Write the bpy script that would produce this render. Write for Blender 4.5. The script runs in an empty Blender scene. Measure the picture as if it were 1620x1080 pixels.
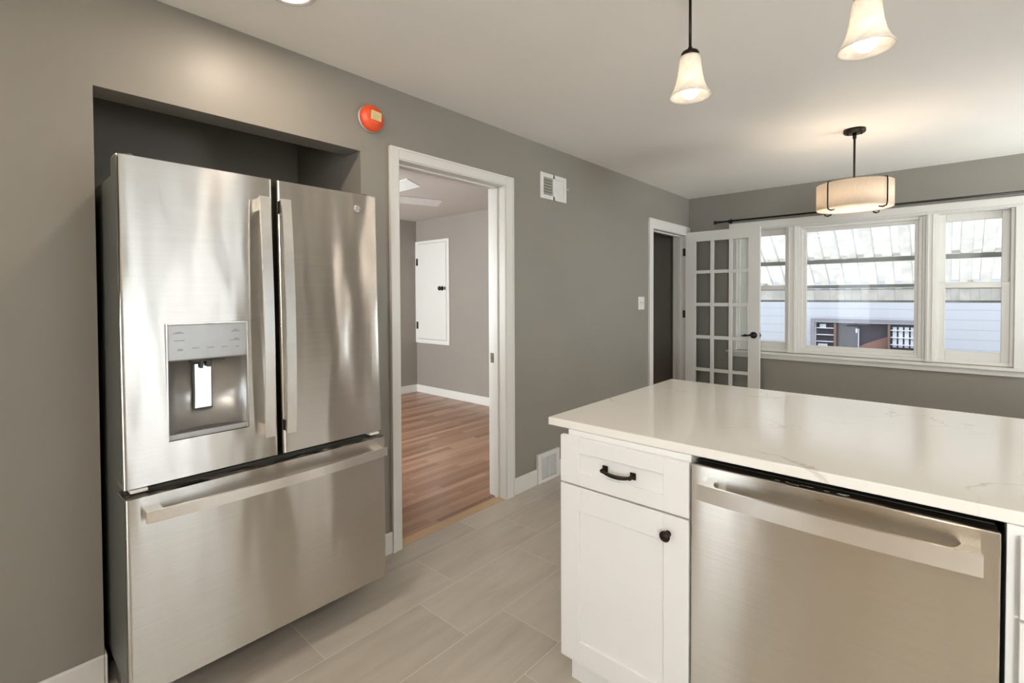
import bpy, bmesh, math, random
from mathutils import Vector, Matrix
PI = math.pi
S = bpy.context.scene
COL = S.collection

# ------------------------------------------------------------------ camera
CAM = Vector((2.167, 0.0, 1.347))
yaw, pit, rol = math.radians(41.62), math.radians(-1.105), math.radians(-0.237)
fw = Vector((-math.sin(yaw), math.cos(yaw), 0)); rt = Vector((math.cos(yaw), math.sin(yaw), 0)); up = Vector((0, 0, 1))
f2 = fw*math.cos(pit) + up*math.sin(pit); u2 = up*math.cos(pit) - fw*math.sin(pit)
r3 = rt*math.cos(rol) + u2*math.sin(rol); u3 = u2*math.cos(rol) - rt*math.sin(rol)
cam = bpy.data.cameras.new('camera'); camo = bpy.data.objects.new('camera', cam); COL.objects.link(camo)
cam.sensor_width = 36.0; cam.sensor_fit = 'HORIZONTAL'; cam.lens = 36*770.0/1620
cam.shift_x = 0.0; cam.shift_y = -56.7/1620; cam.clip_start = 0.02
camo.matrix_world = Matrix(((r3.x, u3.x, -f2.x, CAM.x), (r3.y, u3.y, -f2.y, CAM.y), (r3.z, u3.z, -f2.z, CAM.z), (0, 0, 0, 1)))
S.camera = camo

# ------------------------------------------------------------------ world, daylight, exposure
w = bpy.data.worlds.new('daylight'); S.world = w; w.use_nodes = True
bg = w.node_tree.nodes['Background']; bg.inputs[0].default_value = (0.80, 0.88, 1.0, 1); bg.inputs[1].default_value = 1.75
S.view_settings.view_transform = 'Standard'; S.view_settings.look = 'None'
S.view_settings.gamma = 1; S.view_settings.exposure = 1.02; S.view_settings.use_curve_mapping = False

def light(name, kind, loc, energy, color=(1, 1, 1), rot=(0, 0, 0), size=0.1, sizey=None, **k):
    l = bpy.data.lights.new(name, kind); l.energy = energy; l.color = color
    if kind == 'AREA':
        l.size = size
        if sizey: l.shape = 'RECTANGLE'; l.size_y = sizey
        else: l.shape = 'DISK'
    elif kind in ('POINT', 'SPOT'): l.shadow_soft_size = size
    for a, b in k.items(): setattr(l, a, b)
    o = bpy.data.objects.new(name, l); COL.objects.link(o); o.location = loc; o.rotation_euler = rot
    return o
SUN = light('sun', 'SUN', (2, 12, 8), 4.2, (1, .96, .9), (math.radians(-30), 0, 0), angle=0.02)
# daylight entering through the glazing (sky portals just outside the glass)
def portal(loc, rot, sx, sy):
    o = light('sky_portal', 'AREA', loc, 0, rot=rot, size=sx, sizey=sy); o.data.cycles.is_portal = True
portal((1.55, 5.64, 1.40), (-PI/2, 0, 0), 2.0, 1.25)
SKYC = (.92, .96, 1.0)
light('patio_door_daylight', 'AREA', (4.40, 1.40, 1.10), 60, SKYC, rot=(0, PI/2, 0), size=2.2, sizey=1.3)
light('side_fill_light', 'AREA', (4.70, 4.60, 1.15), 70, SKYC, rot=(0, PI/2+.65, 0), size=1.2, sizey=1.4)  # added area lamp, tilted up to fill ceiling and long wall
light('bedroom_window_daylight', 'AREA', (-2.1, .12, 1.40), 100, SKYC, rot=(PI/2, 0, 0), size=1.7, sizey=1.5)
light('kitchen_fill_light', 'AREA', (3.56, -2.40, 1.15), 150, SKYC, rot=(PI/2+.65, 0, 0), size=1.2, sizey=1.2)  # added area lamp, fill sent in from behind the camera
light('back_door_daylight', 'AREA', (.62, -2.12, 1.10), 6, SKYC, rot=(PI/2, 0, 0), size=.8, sizey=2.0)

L_DOWN, L_FILL = 3.0, 14.0
WARM = (1.0, .86, .70)
FILLC = (1.0, .93, .84)

# ------------------------------------------------------------------ materials
MATS = {}
def nm(name):
    m = bpy.data.materials.new(name); m.use_nodes = True
    MATS[name] = m
    return m, m.node_tree, m.node_tree.nodes['Principled BSDF']
def N(t, typ, **k):
    n = t.nodes.new(typ)
    for a, b in k.items(): setattr(n, a, b)
    return n
def coords(t, scale=(1, 1, 1), world=False, rot=(0, 0, 0)):
    mp = N(t, 'ShaderNodeMapping'); mp.inputs['Scale'].default_value = scale; mp.inputs['Rotation'].default_value = rot
    if world: g = N(t, 'ShaderNodeNewGeometry'); t.links.new(g.outputs['Position'], mp.inputs[0])
    else: g = N(t, 'ShaderNodeTexCoord'); t.links.new(g.outputs['Object'], mp.inputs[0])
    return mp.outputs[0]
def noise(t, co, scale, detail=3, rough=.5, dist=0):
    n = N(t, 'ShaderNodeTexNoise'); n.inputs['Scale'].default_value = scale; n.inputs['Detail'].default_value = detail
    n.inputs['Roughness'].default_value = rough; n.inputs['Distortion'].default_value = dist
    t.links.new(co, n.inputs['Vector']); return n.outputs['Fac']
def ramp(t, fac, stops):
    r = N(t, 'ShaderNodeValToRGB'); e = r.color_ramp.elements
    while len(e) < len(stops): e.new(.5)
    for i, (p, c) in enumerate(stops):
        e[i].position = p; e[i].color = (c[0], c[1], c[2], 1) if hasattr(c, '__len__') else (c, c, c, 1)
    t.links.new(fac, r.inputs[0]); return r.outputs[0]
def bump(t, b, h, strength, dist):
    n = N(t, 'ShaderNodeBump'); n.inputs['Strength'].default_value = strength; n.inputs['Distance'].default_value = dist
    t.links.new(h, n.inputs['Height']); t.links.new(n.outputs[0], b.inputs['Normal']); return n
def paint(name, col, rough=.5, var=.03, tex=140, bs=.08, spec=.4):
    m, t, b = nm(name); co = coords(t, world=True)
    c = ramp(t, noise(t, co, 1.3, 3), [(.3, [v*(1-var) for v in col]), (.7, [v*(1+var) for v in col])])
    t.links.new(c, b.inputs['Base Color']); b.inputs['Roughness'].default_value = rough
    b.inputs['Specular IOR Level'].default_value = spec
    bump(t, b, noise(t, co, tex, 2), bs, .002); return m
def plain(name, col, rough=.4, metal=0, spec=.5, coat=0):
    m, t, b = nm(name); co = coords(t)
    c = ramp(t, noise(t, co, 25, 2), [(.3, [v*.97 for v in col]), (.7, [min(v*1.03, 1) for v in col])])
    t.links.new(c, b.inputs['Base Color']); b.inputs['Roughness'].default_value = rough
    b.inputs['Metallic'].default_value = metal; b.inputs['Specular IOR Level'].default_value = spec
    b.inputs['Coat Weight'].default_value = coat; return m
WALL = paint('taupe_wall_paint', (.270, .246, .212), .42, .03)
CEIL = paint('ceiling_paint', (.87, .83, .77), .7, .02, spec=.2)
BEDWALL = paint('bedroom_wall_paint', (.30, .265, .232), .5, .03)
BEDCEIL = paint('bedroom_ceiling_bounce', (.60, .545, .50), .7, .02, spec=.2)  # pinkish bounce off the bedroom floor is put into this colour
TRIM = paint('white_trim_paint', (.72, .695, .65), .35, .01, 60, .004)
CAB = paint('white_cabinet_paint', (.78, .77, .755), .32, .01, 60, .003)
PLASTIC = plain('white_plastic', (.75, .73, .70), .35)
ORB = plain('oil_rubbed_bronze', (.028, .020, .015), .32, .8)
BLACK = plain('black_metal', (.012, .012, .012), .4, .3)
GAP = plain('dark_gasket', (.035, .037, .03), .5)
BODY = plain('fridge_side_grey', (.085, .085, .072), .45)
BLKPL = plain('glossy_black_plastic', (.02, .014, .010), .15)
ORANGE = plain('orange_dust_cover', (.85, .10, .03), .35)
STICK = plain('tan_sticker', (.72, .55, .28), .6)
STICKI = plain('sticker_print', (.35, .30, .12), .6)
PRINT = plain('dark_grey_print', (.10, .10, .10), .5)
GRILLE = plain('vent_louver_grey', (.35, .35, .29), .4)
CHROME = plain('bright_metal', (.85, .85, .84), .12, 1)
DISP = plain('dispenser_grey', (.42, .41, .395), .32, .75)
BRASS = plain('aged_hinge', (.10, .075, .05), .4, .8)

def steel(name, col=(.63, .60, .56), rough=.235, wave=.012, rotn=.25, fine=1):
    m, t, b = nm(name)
    co = coords(t, (1, 1, 1))
    b.inputs['Metallic'].default_value = 1
    b.inputs['Anisotropic'].default_value = 1.0
    tg = N(t, 'ShaderNodeCombineXYZ'); tg.inputs[2].default_value = 1.0; t.links.new(tg.outputs[0], b.inputs['Tangent'])   # brushed sideways: highlights spread upwards
    brush = noise(t, coords(t, (3, 3, 420)), 1.0, 3, .6)
    c = ramp(t, brush, [(.3, [v*.95 for v in col]), (.7, [v*1.04 for v in col])]); t.links.new(c, b.inputs['Base Color'])
    r = N(t, 'ShaderNodeMapRange'); r.inputs[3].default_value = rough*.9; r.inputs[4].default_value = rough*1.1
    t.links.new(brush, r.inputs[0]); t.links.new(r.outputs[0], b.inputs['Roughness'])
    wv = noise(t, coords(t, (5.5, 5.5, 1.3)), 1.0, 1.5, .4)
    bump(t, b, wv, 1.0, wave); return m
STEEL = steel('brushed_stainless_steel')
STEELH = plain('handle_steel', (.82, .79, .75), .26, 1)
STEELD = steel('dishwasher_steel', (.66, .62, .56), .21, .004)

def glass(name, tint=(1, 1, 1), ior=1.45):
    m, t, b = nm(name); t.nodes.remove(b); out = t.nodes['Material Output']
    tr = N(t, 'ShaderNodeBsdfTransparent'); tr.inputs[0].default_value = (*tint, 1)
    gl = N(t, 'ShaderNodeBsdfGlossy'); gl.inputs['Roughness'].default_value = .01
    fr = N(t, 'ShaderNodeFresnel'); fr.inputs[0].default_value = ior
    mx = N(t, 'ShaderNodeMixShader'); t.links.new(fr.outputs[0], mx.inputs[0]); t.links.new(tr.outputs[0], mx.inputs[1]); t.links.new(gl.outputs[0], mx.inputs[2])
    t.links.new(mx.outputs[0], out.inputs[0]); return m
GLASS = glass('window_glass', (.97, .98, .97), 1.3)

def translucent(name, col, mixf, veins=False, stretch=(1, 1, 1), emit=0, rough=.5):
    m, t, b = nm(name); out = t.nodes['Material Output']
    tl = N(t, 'ShaderNodeBsdfTranslucent')
    nz = noise(t, coords(t, stretch), 22 if veins else 8, 4, .6, 2.0 if veins else 0)
    c = ramp(t, nz, [(.35, [v*.86 for v in col]), (.65, col)])
    t.links.new(c, tl.inputs[0]); t.links.new(c, b.inputs['Base Color']); b.inputs['Roughness'].default_value = rough
    mx = N(t, 'ShaderNodeMixShader'); mx.inputs[0].default_value = mixf
    t.links.new(b.outputs[0], mx.inputs[1]); t.links.new(tl.outputs[0], mx.inputs[2]); t.links.new(mx.outputs[0], out.inputs[0]); return m
ALAB = translucent('alabaster_glass', (.95, .90, .82), .5, True, rough=.25)
LINEN = translucent('linen_shade', (.80, .72, .62), .42, False, (60, 60, 4))
DIFFU = translucent('frosted_diffuser', (.95, .90, .84), .6)
AWN = translucent('white_awning_metal', (.84, .84, .83), .5)
def emis(name, col, s):
    m, t, b = nm(name); b.inputs['Base Color'].default_value = (*col, 1)
    b.inputs['Emission Color'].default_value = (*col, 1); b.inputs['Emission Strength'].default_value = s; return m
BULB = emis('lit_bulb', (1, .90, .78), 2.0)
DRUMB = emis('lit_drum_bulb', (1, .84, .66), 26)
DOWNL = emis('lit_downlight_lens', (1, .90, .78), 9)

def quartz():
    m, t, b = nm('white_quartz'); co = coords(t, world=True)
    base = ramp(t, noise(t, co, 1.6, 4), [(.3, (.79, .755, .70)), (.7, (.83, .80, .745))])
    def vein(scale, off, width):
        mp = N(t, 'ShaderNodeMapping'); mp.inputs['Location'].default_value = off; t.links.new(co, mp.inputs[0])
        n1 = N(t, 'ShaderNodeTexNoise'); n1.inputs['Scale'].default_value = 3; n1.inputs['Detail'].default_value = 5; t.links.new(mp.outputs[0], n1.inputs['Vector'])
        vm = N(t, 'ShaderNodeVectorMath', operation='SCALE'); t.links.new(n1.outputs['Color'], vm.inputs[0]); vm.inputs['Scale'].default_value = .45
        va = N(t, 'ShaderNodeVectorMath', operation='ADD'); t.links.new(mp.outputs[0], va.inputs[0]); t.links.new(vm.outputs[0], va.inputs[1])
        v = N(t, 'ShaderNodeTexVoronoi', feature='DISTANCE_TO_EDGE'); v.inputs['Scale'].default_value = scale; t.links.new(va.outputs[0], v.inputs['Vector'])
        line = ramp(t, v.outputs['Distance'], [(0, 1), (width, 0)])
        gate = ramp(t, noise(t, mp.outputs[0], 2.3, 2), [(.52, 0), (.62, 1)])
        mu = N(t, 'ShaderNodeMath', operation='MULTIPLY'); t.links.new(line, mu.inputs[0]); t.links.new(gate, mu.inputs[1]); return mu.outputs[0]
    v1 = vein(1.7, (3.1, .4, 0), .010); v2 = vein(3.1, (.2, 7.7, 1), .008)
    mxv = N(t, 'ShaderNodeMath', operation='MAXIMUM'); t.links.new(v1, mxv.inputs[0]); t.links.new(v2, mxv.inputs[1])
    sc = N(t, 'ShaderNodeMath', operation='MULTIPLY'); t.links.new(mxv.outputs[0], sc.inputs[0]); sc.inputs[1].default_value = .45
    mx = N(t, 'ShaderNodeMix', data_type='RGBA'); t.links.new(sc.outputs[0], mx.inputs[0]); t.links.new(base, mx.inputs[6]); mx.inputs[7].default_value = (.40, .33, .27, 1)
    t.links.new(mx.outputs[2], b.inputs['Base Color']); b.inputs['Roughness'].default_value = .12; b.inputs['Specular IOR Level'].default_value = .6
    return m
QUARTZ = quartz()

def math_(t, op, a, b=None):
    n = N(t, 'ShaderNodeMath', operation=op)
    for i, v in enumerate((a, b)):
        if v is None: continue
        if isinstance(v, (int, float)): n.inputs[i].default_value = v
        else: t.links.new(v, n.inputs[i])
    return n.outputs[0]
def planks(name, x0, wdt, y0, ln, shift, cols, joint, jw, grain=(28, 2.0, 1), rough=.35, jdark=None, alternate=True, streak=.5):
    """boards running along y: rows of width wdt starting at x0, length ln"""
    m, t, b = nm(name)
    g = N(t, 'ShaderNodeNewGeometry'); sp = N(t, 'ShaderNodeSeparateXYZ'); t.links.new(g.outputs['Position'], sp.inputs[0])
    u = math_(t, 'DIVIDE', math_(t, 'SUBTRACT', sp.outputs[0], x0), wdt); row = math_(t, 'FLOOR', u)
    if alternate: off = math_(t, 'MULTIPLY', math_(t, 'FLOORED_MODULO', row, 2) , shift/ln)
    else:
        wn = N(t, 'ShaderNodeTexWhiteNoise', noise_dimensions='1D'); t.links.new(row, wn.inputs['W']); off = wn.outputs['Value']
    v = math_(t, 'SUBTRACT', math_(t, 'DIVIDE', math_(t, 'SUBTRACT', sp.outputs[1], y0), ln), off); cell = math_(t, 'FLOOR', v)
    fu = math_(t, 'FRACT', u); fv = math_(t, 'FRACT', v)
    du = math_(t, 'MULTIPLY', math_(t, 'MINIMUM', fu, math_(t, 'SUBTRACT', 1, fu)), wdt)
    dv = math_(t, 'MULTIPLY', math_(t, 'MINIMUM', fv, math_(t, 'SUBTRACT', 1, fv)), ln)
    d = math_(t, 'MINIMUM', du, dv); jm = math_(t, 'LESS_THAN', d, jw)
    cb = N(t, 'ShaderNodeCombineXYZ'); t.links.new(row, cb.inputs[0]); t.links.new(cell, cb.inputs[1])
    wn = N(t, 'ShaderNodeTexWhiteNoise', noise_dimensions='3D'); t.links.new(cb.outputs[0], wn.inputs['Vector'])
    # grain
    sh = N(t, 'ShaderNodeVectorMath', operation='SCALE'); t.links.new(wn.outputs['Color'], sh.inputs[0]); sh.inputs['Scale'].default_value = 9
    ad = N(t, 'ShaderNodeVectorMath', operation='ADD'); t.links.new(g.outputs['Position'], ad.inputs[0]); t.links.new(sh.outputs[0], ad.inputs[1])
    mp = N(t, 'ShaderNodeMapping'); mp.inputs['Scale'].default_value = grain; t.links.new(ad.outputs[0], mp.inputs[0])
    gr = noise(t, mp.outputs[0], 1.0, 6, .62, .8)
    k = math_(t, 'ADD', math_(t, 'MULTIPLY', gr, streak), math_(t, 'MULTIPLY', wn.outputs['Value'], 1-streak))
    c = ramp(t, k, cols)
    mx = N(t, 'ShaderNodeMix', data_type='RGBA'); t.links.new(jm, mx.inputs[0]); t.links.new(c, mx.inputs[6]); mx.inputs[7].default_value = (*joint, 1)
    t.links.new(mx.outputs[2], b.inputs['Base Color']); b.inputs['Roughness'].default_value = rough
    h = math_(t, 'SUBTRACT', gr, math_(t, 'MULTIPLY', jm, 3))
    bump(t, b, h, .25, .0006); return m
TILE = planks('wood_look_porcelain_tile', .159, .30, .87, .645, .435,
              [(.25, (.40, .35, .295)), (.5, (.49, .44, .375)), (.75, (.55, .50, .435))], (.66, .60, .52), .0014, (15, 2.0, 1), .33, streak=.72)
OAK = planks('bedroom_oak_boards', 0, .057, 0, .9, 0,
             [(.25, (.22, .105, .055)), (.5, (.34, .18, .105)), (.75, (.46, .27, .17))], (.16, .08, .04), .0007, (40, 1.6, 1), .28, alternate=False, streak=.55)
OAKT = plain('oak_threshold', (.52, .34, .19), .35)
def siding(name, col, pitch):
    m, t, b = nm(name); g = N(t, 'ShaderNodeNewGeometry'); sp = N(t, 'ShaderNodeSeparateXYZ'); t.links.new(g.outputs['Position'], sp.inputs[0])
    fr = math_(t, 'FRACT', math_(t, 'DIVIDE', sp.outputs[2], pitch))
    c = ramp(t, fr, [(0, [v*.55 for v in col]), (.07, col)]); t.links.new(c, b.inputs['Base Color']); b.inputs['Roughness'].default_value = .5
    bump(t, b, fr, .5, .01); return m
SIDING = siding('vinyl_siding', (.50, .51, .55), .127)
CONC = paint('outdoor_concrete', (.42, .41, .39), .8, .1, 40, .2)
NWIN = plain('neighbour_window_frame', (.24, .23, .26), .5)
NBROWN = plain('brown_mullion', (.20, .13, .10), .5)
NGLASS = plain('dark_window_glass', (.085, .075, .09), .08)
AWBAR = plain('awning_bar_grey', (.33, .33, .31), .4, .5)
PAPER = plain('pale_paper', (.7, .72, .78), .6)
PANEREFL = paint('reddish_reflection', (.22, .12, .10), .8, .4, 30, .3)  # tone of the reflection painted into the neighbour's pane

# ------------------------------------------------------------------ mesh builder
class MB:
    def __init__(s): s.bm = bmesh.new()
    def box(s, x0, x1, y0, y1, z0, z1, bev=0, seg=2, M=None):
        r = bmesh.ops.create_cube(s.bm, size=1); vs = r['verts']
        for v in vs: v.co = Vector(((x0+x1)/2 + v.co.x*(x1-x0), (y0+y1)/2 + v.co.y*(y1-y0), (z0+z1)/2 + v.co.z*(z1-z0)))
        if bev:
            es = list({e for v in vs for e in v.link_edges})
            r = bmesh.ops.bevel(s.bm, geom=es, offset=bev, segments=seg, affect='EDGES', profile=.5); vs = list({v for f in r['faces'] for v in f.verts} | {v for v in vs if v.is_valid})
        if M is not None: bmesh.ops.transform(s.bm, matrix=M, verts=vs)
        return s
    def lathe(s, prof, c=(0, 0, 0), axis='z', n=32, M=None, closed=False):
        """prof: (radius, height) list"""
        rings = []
        for r, h in prof:
            ring = []
            for i in range(n):
                a = 2*PI*i/n; x, y = r*math.cos(a), r*math.sin(a)
                p = {'z': (x, y, h), 'x': (h, x, y), 'y': (x, h, y)}[axis]
                v = Vector(p) + Vector(c)
                if M is not None: v = M @ v
                ring.append(s.bm.verts.new(v))
            rings.append(ring)
        if closed: rings.append(rings[0])
        for a, b in zip(rings, rings[1:]):
            for i in range(n):
                j = (i+1) % n
                try: f = s.bm.faces.new((a[i], a[j], b[j], b[i])); f.smooth = True
                except ValueError: pass
        if not closed:
            for ring in (rings[0], rings[-1]):
                try: s.bm.faces.new(ring)
                except ValueError: pass
        return s
    def tube(s, pts, r, n=10, caps=True):
        pts = [Vector(p) for p in pts]; rs = r if hasattr(r, '__len__') else [r]*len(pts); rings = []
        pn = None
        for i, p in enumerate(pts):
            d = (pts[min(i+1, len(pts)-1)] - pts[max(i-1, 0)]).normalized()
            if pn is None: pn = d.orthogonal().normalized()
            pn = (pn - d*pn.dot(d)).normalized(); q = d.cross(pn)
            rings.append([s.bm.verts.new(p + (pn*math.cos(2*PI*k/n) + q*math.sin(2*PI*k/n))*rs[i]) for k in range(n)])
        for a, b in zip(rings, rings[1:]):
            for k in range(n):
                f = s.bm.faces.new((a[k], a[(k+1) % n], b[(k+1) % n], b[k])); f.smooth = True
        if caps: s.bm.faces.new(rings[0][::-1]); s.bm.faces.new(rings[-1])
        return s
    def prism(s, poly, axis, a, b, smooth=False):
        """poly in the two other axes (order x,y,z minus axis), extruded a..b"""
        def P(p, h):
            return {'x': (h, p[0], p[1]), 'y': (p[0], h, p[1]), 'z': (p[0], p[1], h)}[axis]
        A = [s.bm.verts.new(P(p, a)) for p in poly]; B = [s.bm.verts.new(P(p, b)) for p in poly]
        s.bm.faces.new(A); s.bm.faces.new(B[::-1]); n = len(poly)
        for i in range(n):
            f = s.bm.faces.new((A[i], B[i], B[(i+1) % n], A[(i+1) % n])); f.smooth = smooth
        return s
    def strip(s, line, axis, a, b, th):
        """thin swept sheet: 2D polyline offset by thickness th"""
        n = len(line); off = []
        for i in range(n):
            p = Vector(line[max(i-1, 0)]); q = Vector(line[min(i+1, n-1)]); d = (q-p).normalized()
            off.append((line[i][0] - d.y*th, line[i][1] + d.x*th))
        return s.prism(list(line) + off[::-1], axis, a, b)
    def build(s, name, mat, parent=None, origin=None):
        bm = s.bm; bmesh.ops.recalc_face_normals(bm, faces=bm.faces)
        me = bpy.data.meshes.new(name)
        if parent is not None:
            r = parent
            while r.parent: r = r.parent
            o0 = Vector(r.location)
        else: o0 = Vector(origin) if origin else Vector((0, 0, 0))
        if o0.length: bmesh.ops.translate(bm, vec=-o0, verts=bm.verts)
        bm.to_mesh(me); bm.free(); me.materials.append(mat)
        o = bpy.data.objects.new(name, me); COL.objects.link(o)
        if parent is not None: o.parent = parent
        else: o.location = o0
        return o
def box(*a, **k): return MB().box(*a, **k)
def thing(name, loc, label, cat, group=None):
    o = bpy.data.objects.new(name, None); o.empty_display_size = .05; COL.objects.link(o); o.location = loc
    o['label'] = label; o['category'] = cat
    if group: o['group'] = group
    return o
def tag(o, label=None, cat=None, group=None, kind=None):
    for a, b in (('label', label), ('category', cat), ('group', group), ('kind', kind)):
        if b: o[a] = b
    return o
def struct(name, loc, label, cat):
    o = bpy.data.objects.new(name, None); o.empty_display_size = .05; COL.objects.link(o); o.location = loc
    return tag(o, label, cat, kind='structure')
def smesh(mb, name, mat, label, cat): return tag(mb.build(name, mat), label, cat, kind='structure')

def wall_mb(axis, p0, p1, u0, u1, z0, z1, holes):
    """wall slab between p0..p1 on axis, spanning u0..u1, with rectangular holes (ua,ub,za,zb)"""
    us = sorted({u0, u1, *[h[0] for h in holes], *[h[1] for h in holes]}); zs = sorted({z0, z1, *[h[2] for h in holes], *[h[3] for h in holes]})
    bm = bmesh.new(); cells = set()
    for i in range(len(us)-1):
        for j in range(len(zs)-1):
            uc, zc = (us[i]+us[i+1])/2, (zs[j]+zs[j+1])/2
            if not any(h[0] < uc < h[1] and h[2] < zc < h[3] for h in holes): cells.add((i, j))
    vc = {}
    def V(p, i, j):
        k = (p, i, j)
        if k not in vc: vc[k] = bm.verts.new((p, us[i], zs[j]) if axis == 'x' else (us[i], p, zs[j]))
        return vc[k]
    for i, j in cells:
        for p in (p0, p1): bm.faces.new([V(p, *q) for q in ((i, j), (i+1, j), (i+1, j+1), (i, j+1))])
        for (di, dj), (a, b) in {(-1, 0): ((i, j), (i, j+1)), (1, 0): ((i+1, j), (i+1, j+1)), (0, -1): ((i, j), (i+1, j)), (0, 1): ((i, j+1), (i+1, j+1))}.items():
            if (i+di, j+dj) not in cells: bm.faces.new([V(p0, *a), V(p0, *b), V(p1, *b), V(p1, *a)])
    m = MB(); m.bm.free(); m.bm = bm; return m

# ------------------------------------------------------------------ setting
H = 2.435; L = 5.458; XR = 4.20; YB = -1.90; T = .13
NL, NR, NT = .302, 1.315, 2.069          # fridge alcove
D1L, D1R, D1T = 1.536, 2.360, 2.068      # bedroom doorway
D2L, D2R, D2T = 4.531, 5.360, 2.012      # hall doorway
WX0, WX1, WZ0, WZ1 = .50, 2.590, .775, 2.06
smesh(box(0, XR, YB, L, -.06, 0), 'floor', TILE, 'grey-beige wood-look porcelain tile floor', 'floor')
smesh(box(-.13, XR+.15, YB-.15, L+.16, H, H+.08), 'ceiling', CEIL, 'pale flat ceiling over the kitchen and dining area', 'ceiling')
smesh(wall_mb('x', -T, 0, YB, L, 0, H, [(NL, NR, 0, NT), (D1L-.02, D1R+.02, 0, D1T+.02), (D2L-.02, D2R+.02, 0, D2T+.02)]), 'wall_left', WALL,
      'long taupe wall with the refrigerator alcove and two doorways', 'wall')
smesh(wall_mb('y', L, L+.15, -T, XR, 0, H, [(WX0, WX1, WZ0, WZ1)]), 'wall_back', WALL, 'dark taupe wall around the triple window', 'wall')
smesh(wall_mb('x', XR, XR+.15, YB, L+.15, 0, H, [(.82, 1.98, .02, 2.10), (3.95, 5.25, .90, 2.10), (2.74, 3.56, 0, 2.05)]), 'wall_right', WALL, 'taupe kitchen wall with a patio door, beyond the dishwasher', 'wall')
smesh(wall_mb('y', YB-.15, YB, -T, XR+.15, 0, H, [(.34, 1.02, .03, 2.06), (3.07, 4.05, .95, 2.10)]), 'wall_front', WALL, 'taupe wall behind the photographer', 'wall')
# alcove shell
m = MB(); m.box(-.74, -.68, NL-.06, NR+.06, 0, 2.40); m.box(-.68, -T, NL-.06, NL, 0, 2.40); m.box(-.68, -T, NR, NR+.06, 0, 2.40); m.box(-.74, -T, NL-.06, NR+.06, 2.40, 2.44)
smesh(m, 'wall_alcove', WALL, 'dark recess behind and above the stainless refrigerator', 'wall')
smesh(box(-.74, 0, NL-.06, NR+.06, -.06, 0), 'floor_alcove', TILE, 'tile floor inside the refrigerator alcove', 'floor')
# bedroom
BX, BY, BH = -3.43, 4.262, 2.405
m = MB(); m.box(BX-.1, -T, .3, BY+.1, -.06, 0); m.box(-T, -.072, D1L, D1R, -.06, 0)
smesh(m, 'floor_bedroom', OAK, 'reddish brown narrow oak floor boards beyond the open doorway', 'floor')
smesh(box(-.072, -.0, D1L, D1R, -.05, .0015), 'trim_threshold', OAKT, 'pale oak threshold strip between tile and oak boards', 'threshold')
smesh(box(BX-.1, -T, .2, BY+.1, BH, BH+.03), 'ceiling_bedroom', BEDCEIL, 'bedroom ceiling with pinkish floor bounce in its colour, seen through the doorway', 'ceiling')
smesh(wall_mb('y', BY, BY+.1, BX-.1, -T-.001, 0, BH, []), 'wall_bedroom_back', BEDWALL, 'bedroom wall carrying the white access panel', 'wall')
smesh(wall_mb('x', BX-.1, BX, .2, BY, 0, BH, []), 'wall_bedroom_far', BEDWALL, 'narrow strip of far bedroom wall at left inside the doorway', 'wall')
smesh(wall_mb('y', .2, .3, BX-.1, -.74, 0, BH, [(-2.9, -1.3, .7, 2.1)]), 'wall_bedroom_window', BEDWALL, 'bedroom wall with the window, hidden from the kitchen', 'wall')
m = MB(); m.box(-.80, -.745, .2, 1.43, 0, BH); m.box(-.80, -T-.001, 1.378, 1.43, 0, BH)
smesh(m, 'wall_bedroom_near', BEDWALL, 'bedroom side of the refrigerator alcove', 'wall')
m = MB(); m.box(BX, -T, BY-.013, BY, 0, .105, .003); m.box(BX, BX+.013, .31, BY-.013, 0, .105, .003)
smesh(m, 'baseboard_bedroom', TRIM, 'white baseboard around the bedroom corner', 'baseboard')
# hall beyond the second doorway
m = MB(); m.box(-1.5, -1.44, 4.366, 5.8, 0, H); m.box(-1.44, -T, 5.70, 5.8, 0, H); m.box(-1.44, -T, 4.366, 4.40, 0, H); m.box(-.20, -T, 5.462, 5.70, 0, H)
smesh(m, 'wall_hall', WALL, 'dark brown hall wall seen through the far doorway', 'wall')
smesh(box(-1.5, 0, 4.366, 5.8, -.06, -.001), 'floor_hall', OAK, 'hall floor beyond the far doorway', 'floor')
smesh(box(-1.5, -T, 4.366, 5.8, H, H+.05), 'ceiling_hall', CEIL, 'hall ceiling beyond the far doorway', 'ceiling')

# baseboards of the kitchen
def basebd(name, lab, *segs):
    m = MB()
    for s in segs: m.box(*s, 0, .114, .004)
    smesh(m, name, TRIM, lab, 'baseboard')
basebd('baseboard_left', 'white baseboard at lower left, ending at the refrigerator alcove', (0, .014, YB, NL+.0,), (-.125, .014, NL, NL+.008))
basebd('baseboard_middle', 'short white baseboard between refrigerator and bedroom doorway', (0, .014, NR-.012, 1.476))
basebd('baseboard_center', 'white baseboard from bedroom doorway to the floor register', (0, .014, 2.440, 2.690))
basebd('baseboard_far', 'white baseboard beyond the floor register behind the island', (0, .014, 2.948, 4.436))
basebd('baseboard_back', 'white baseboard beneath the triple window', (.02, XR, L-.014, L))
basebd('baseboard_right', 'white baseboard along the right kitchen wall', (XR-.014, XR, 2.08, 2.655), (XR-.014, XR, 3.645, L-.014), (XR-.014, XR, YB, .70))
basebd('baseboard_front', 'white baseboard behind the photographer', (.014, .262, YB, YB+.014), (1.10, 1.30, YB, YB+.014), (1.92, XR-.014, YB, YB+.014))

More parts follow.
